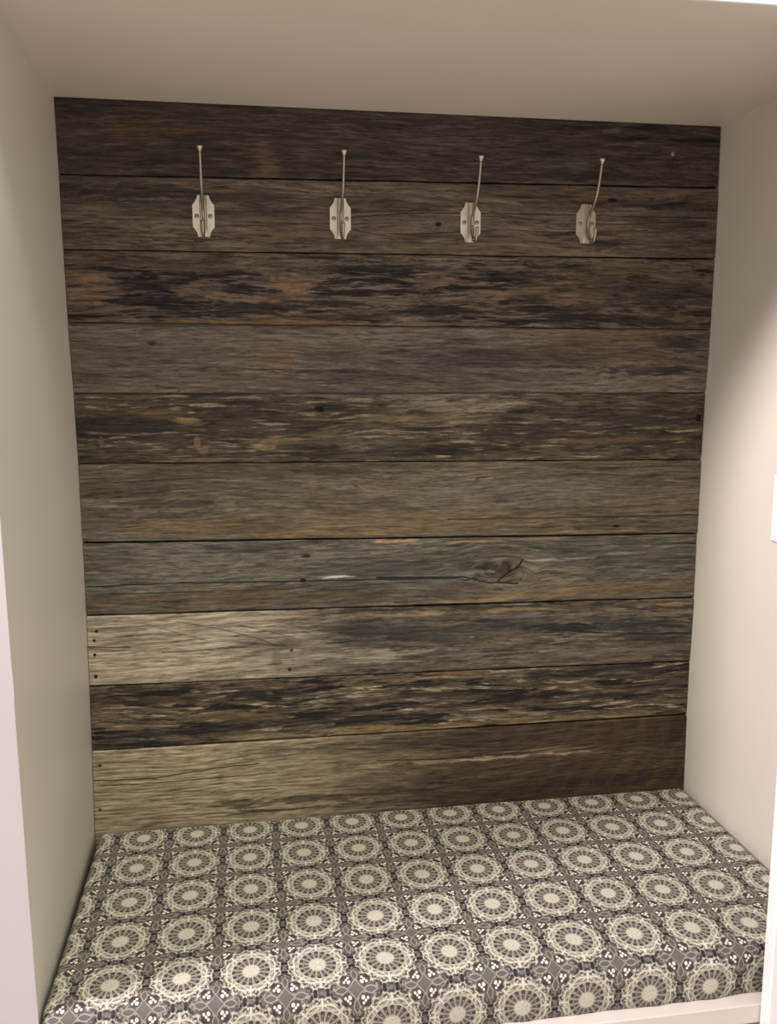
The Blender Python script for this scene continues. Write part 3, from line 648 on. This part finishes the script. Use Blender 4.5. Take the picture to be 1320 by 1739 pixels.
def cushion():
    bm = bmesh.new()
    uvl = bm.loops.layers.uv.new('UVMap')
    x0, x1 = 0.0112, 1.2395
    yb, yf = -0.0045, -0.541
    hgt = 0.0850
    rb, rf = 0.014, 0.030
    prof = []
    s0 = -(hgt - rb) - rb * math.pi / 2
    # profile: (y, z, arc length measured from the back edge of the top)
    for k in range(5):
        prof.append((yb, -hgt + (hgt - rb) * k / 4, s0 + (hgt - rb) * k / 4))
    for k in range(1, 6):
        a = math.pi / 2 * k / 5
        prof.append((yb - rb + rb * math.cos(a), -rb + rb * math.sin(a), s0 + hgt - rb + rb * a))
    ya, yz = yb - rb, yf + rf
    for k in range(1, 31):
        t = k / 30
        prof.append((ya + (yz - ya) * t, 0.0, (ya - yz) * t))
    base_s = ya - yz
    for k in range(1, 9):
        a = math.pi / 2 * k / 8
        prof.append((yz - rf * math.sin(a), -rf + rf * math.cos(a), base_s + rf * a))
    base_s += rf * math.pi / 2
    for k in range(1, 9):
        t = k / 8
        prof.append((yf + 0.004 * t * t, -rf + (-hgt + rf) * t, base_s + (hgt - rf) * t))
    off = rb                              # arc length counted so that it starts at the wall
    NX = 150
    xs = [x0 + (x1 - x0) * i / NX for i in range(NX + 1)]
    def endround(x):
        d = min(x - x0, x1 - x)
        r = 0.016
        return 0.0 if d >= r else r - math.sqrt(max(0.0, r * r - (r - d) ** 2))
    xs = [x0, x0 + 0.0015, x0 + 0.004, x0 + 0.008, x0 + 0.013] + [x for x in xs if x0 + 0.016 < x < x1 - 0.016] + [x1 - 0.013, x1 - 0.008, x1 - 0.004, x1 - 0.0015, x1]
    grid = []
    for x in xs:
        row = []
        e = endround(x)
        ux = (x - x0) / (x1 - x0)
        for (y, z, s) in prof:
            yy, zz = y, z
            top = max(0.0, 1.0 + z / 0.05)
            mid = math.sin(math.pi * min(1, max(0, -y / 0.54)))
            zz += top * (0.006 * mid * math.sin(math.pi * ux) - e)
            # front edge stands a bit prouder at the left
            fr = max(0.0, (-y - 0.30) / 0.24)
            zz += top * fr * (0.010 * (1 - ux) - 0.004)
            zz += top * 0.0016 * mnoise.noise(Vector((x * 7.0, y * 9.0, 1.0)))
            if y < -0.50:                 # soft gathers of the cover on the front face
                k = min(1.0, (-y - 0.50) / 0.03)
                yy += k * (0.0035 * mnoise.noise(Vector((x * 30.0, z * 4.0, 5.0))) + 0.003 * mnoise.noise(Vector((x * 9.0, z * 6.0, 2.0)))) * (0.4 + 0.9 * ux)
            yy += e * 0.6 * (-1 if y > -0.25 else 1) * (1 if abs(y + 0.27) > 0.23 else 0)
            row.append((bm.verts.new((x, yy, zz + ZB)), s + off - e * 0.0))
        grid.append(row)
    nP = len(prof)
    for i in range(len(xs) - 1):
        for j in range(nP - 1):
            q = [(i, j), (i + 1, j), (i + 1, j + 1), (i, j + 1)]
            f = bm.faces.new([grid[a][b][0] for a, b in q])
            for lp, (a, b) in zip(f.loops, q):
                lp[uvl].uv = (xs[a], grid[a][b][1])
    # ends and underside
    for i in (0, len(xs) - 1):
        f = bm.faces.new([grid[i][j][0] for j in range(nP)])
        for lp in f.loops:
            lp[uvl].uv = (xs[i], lp.vert.co.z)
    for i in range(len(xs) - 1):
        f = bm.faces.new((grid[i][0][0], grid[i][nP - 1][0], grid[i + 1][nP - 1][0], grid[i + 1][0][0]))
        for lp in f.loops:
            lp[uvl].uv = (lp.vert.co.x, lp.vert.co.y)
    o = link_mesh('bench_cushion', bm, fabric(0.1015, 0.1085), None, smooth=True)
    o['label'] = 'long bench cushion in cream and charcoal rosette print fabric'
    o['category'] = 'cushion'
    return o
cushion()

# ------------------------------------------------------------------ hooks
def make_hook():
    root = bpy.data.objects.new('coat_hook', None)
    COL.objects.link(root)
    root['category'] = 'hook'
    root['group'] = 'double coat hooks on the board wall'
    # plate: tall octagon with hollow corners, thin, bevelled
    hw, hh = 0.0196, 0.0366
    pts = []
    quad = [(hw, 0.0), (hw, 0.0195), (hw - 0.0035, 0.0222), (hw - 0.0062, 0.0258), (hw - 0.0078, 0.0300), (hw - 0.0088, 0.0350), (hw - 0.0098, hh)]
    pts = quad[1:] + [(-x, z) for x, z in reversed(quad[1:])] + [(-x, -z) for x, z in quad[1:]] + [(x, -z) for x, z in reversed(quad[1:])]
    bm = bmesh.new()
    prism(bm, pts, 0.0002, -0.0026)
    es = [e for e in bm.edges if all(v.co.y < -0.002 for v in e.verts)]
    bmesh.ops.bevel(bm, geom=es, offset=0.0007, segments=2, affect='EDGES')
    link_mesh('plate', bm, M_NICKEL, root)
    # pressed channel down the middle with a slot either side of the tongue
    bm = bmesh.new()
    rows = []
    for k in range(25):
        z = -0.0362 + 0.0724 * k / 24
        endt = min(1.0, (0.0366 - abs(z)) / 0.016)
        hgt = 0.0022 + 0.0058 * endt ** 0.7
        w = 0.0062
        rows.append([bm.verts.new((x, y, z)) for x, y in ((-w, -0.0020), (-w, -0.0024 - hgt * 0.75), (-w * 0.72, -0.0024 - hgt), (-w * 0.45, -0.0024 - hgt), (-w * 0.35, -0.0024 - hgt * 0.35), (w * 0.35, -0.0024 - hgt * 0.35), (w * 0.45, -0.0024 - hgt), (w * 0.72, -0.0024 - hgt), (w, -0.0024 - hgt * 0.75), (w, -0.0020))])
    for A, B in zip(rows[:-1], rows[1:]):
        for j in range(9):
            bm.faces.new((A[j], A[j + 1], B[j + 1], B[j]))
        bm.faces.new((A[9], A[0], B[0], B[9]))
    bm.faces.new(rows[0])
    bm.faces.new(list(reversed(rows[-1])))
    link_mesh('channel', bm, M_NICKEL, root)
    # screws
    for s in (-1, 1):
        bm = bmesh.new()
        rings = []
        for r, y in ((0.0040, -0.0022), (0.0040, -0.0032), (0.0034, -0.0043), (0.0022, -0.0049), (0.0008, -0.0051)):
            rings.append([bm.verts.new((s * 0.0122 + r * math.cos(2 * math.pi * k / 16), y, r * math.sin(2 * math.pi * k / 16))) for k in range(16)])
        for A, B in zip(rings[:-1], rings[1:]):
            for k in range(16):
                bm.faces.new((A[k], A[(k + 1) % 16], B[(k + 1) % 16], B[k]))
        bm.faces.new(rings[-1])
        bm.faces.new(list(reversed(rings[0])))
        so = link_mesh('screw', bm, M_STEEL, root, smooth=True)
        bm = bmesh.new()
        a = 0.6 * s
        box(bm, -0.0028, 0.0028, -0.0053, -0.0046, -0.0004, 0.0004)
        bmesh.ops.rotate(bm, verts=bm.verts[:], cent=(0, 0, 0), matrix=Matrix.Rotation(a, 3, 'Y'))
        bmesh.ops.translate(bm, verts=bm.verts[:], vec=(s * 0.0122, 0, 0))
        link_mesh('screw_slot', bm, M_DARK, so)
    # long upper arm, side profile (forward, up)
    prof = [(0.0300, -0.0370), (0.0215, -0.0285), (0.0155, -0.0160), (0.0130, -0.0030), (0.0170, 0.0080), (0.0270, 0.0180), (0.0400, 0.0290), (0.0520, 0.0420), (0.0620, 0.0600), (0.0690, 0.0800), (0.0730, 0.0950)]
    pts3 = catmull([(0, -p, z) for p, z in prof], 6)
    bm = bmesh.new()
    tube(bm, pts3, lambda t: 0.0032 - 0.0009 * t, lambda t: 0.0036 - 0.0014 * t)
    link_mesh('upper_arm', bm, M_STEEL, root, smooth=True)
    # flared tip
    d = Vector((0, -0.26, 0.965)).normalized()
    base = pts3[-1] - d * 0.001
    bm = bmesh.new()
    seq = ((0.0, 0.0023), (0.003, 0.0030), (0.006, 0.0046), (0.0072, 0.0053), (0.0105, 0.0054), (0.0112, 0.0047))
    e1 = Vector((1, 0, 0)); e2 = d.cross(e1)
    rings = [[bm.verts.new(base + d * h + (e1 * math.cos(2 * math.pi * k / 18) + e2 * math.sin(2 * math.pi * k / 18)) * r) for k in range(18)] for h, r in seq]
    for A, B in zip(rings[:-1], rings[1:]):
        for k in range(18):
            bm.faces.new((A[k], A[(k + 1) % 18], B[(k + 1) % 18], B[k]))
    bm.faces.new(rings[-1]); bm.faces.new(list(reversed(rings[0])))
    link_mesh('arm_tip', bm, M_NICKEL, root, smooth=True)
    # short lower hook
    prof = [(0.0270, -0.0350), (0.0345, -0.0400), (0.0430, -0.0385), (0.0490, -0.0310), (0.0520, -0.0220), (0.0530, -0.0150)]
    pts3 = catmull([(0, -p, z) for p, z in prof], 6)
    bm = bmesh.new()
    tube(bm, pts3, lambda t: 0.0026 + 0.0012 * max(0, t - 0.5) * 2 - (0.0022 * max(0, (t - 0.9) * 10) ** 2), lambda t: 0.0026 + 0.0010 * max(0, t - 0.5) * 2 - (0.0020 * max(0, (t - 0.9) * 10) ** 2))
    link_mesh('lower_hook', bm, M_STEEL, root, smooth=True)
    return root

gd = G('dark_slot')
xx_, yy_, zz_ = gd.xyz()
gd.set(Base_Color=gd.mix(gd.noise(xx_ * 500.0, yy_ * 500.0, zz_ * 500.0), (0.03, 0.025, 0.02), (0.08, 0.065, 0.05)), Roughness=0.6)
M_DARK = gd.mat

def copy_tree(o, parent=None):
    c = o.copy()
    COL.objects.link(c)
    c.parent = parent
    for ch in list(o.children):
        copy_tree(ch, c)
    return c

spots = [(0.2500, 1.1738, 'leftmost nickel coat hook on the second board'),
         (0.4994, 1.1755, 'second nickel coat hook from the left wall'),
         (0.7480, 1.1745, 'third nickel coat hook from the left wall'),
         (0.9780, 1.1775, 'rightmost nickel coat hook, nearest the right wall')]
hook = make_hook()
hooks = [hook] + [copy_tree(hook) for _ in range(3)]
for h, (x, z, lab) in zip(hooks, spots):
    h.location = (x, -0.0016, z + ZB)
    h['label'] = lab

# ------------------------------------------------------------------ wall plate at the right edge
bm = box(bmesh.new(), 1.2440, 1.2512, -0.3330, -0.2624, ZB + 0.592, ZB + 0.712, bevel=0.0022, seg=3)
plate = link_mesh('wall_plate', bm, M_PLASTIC)
plate['label'] = 'white cover plate on the right side wall'
plate['category'] = 'wall plate'
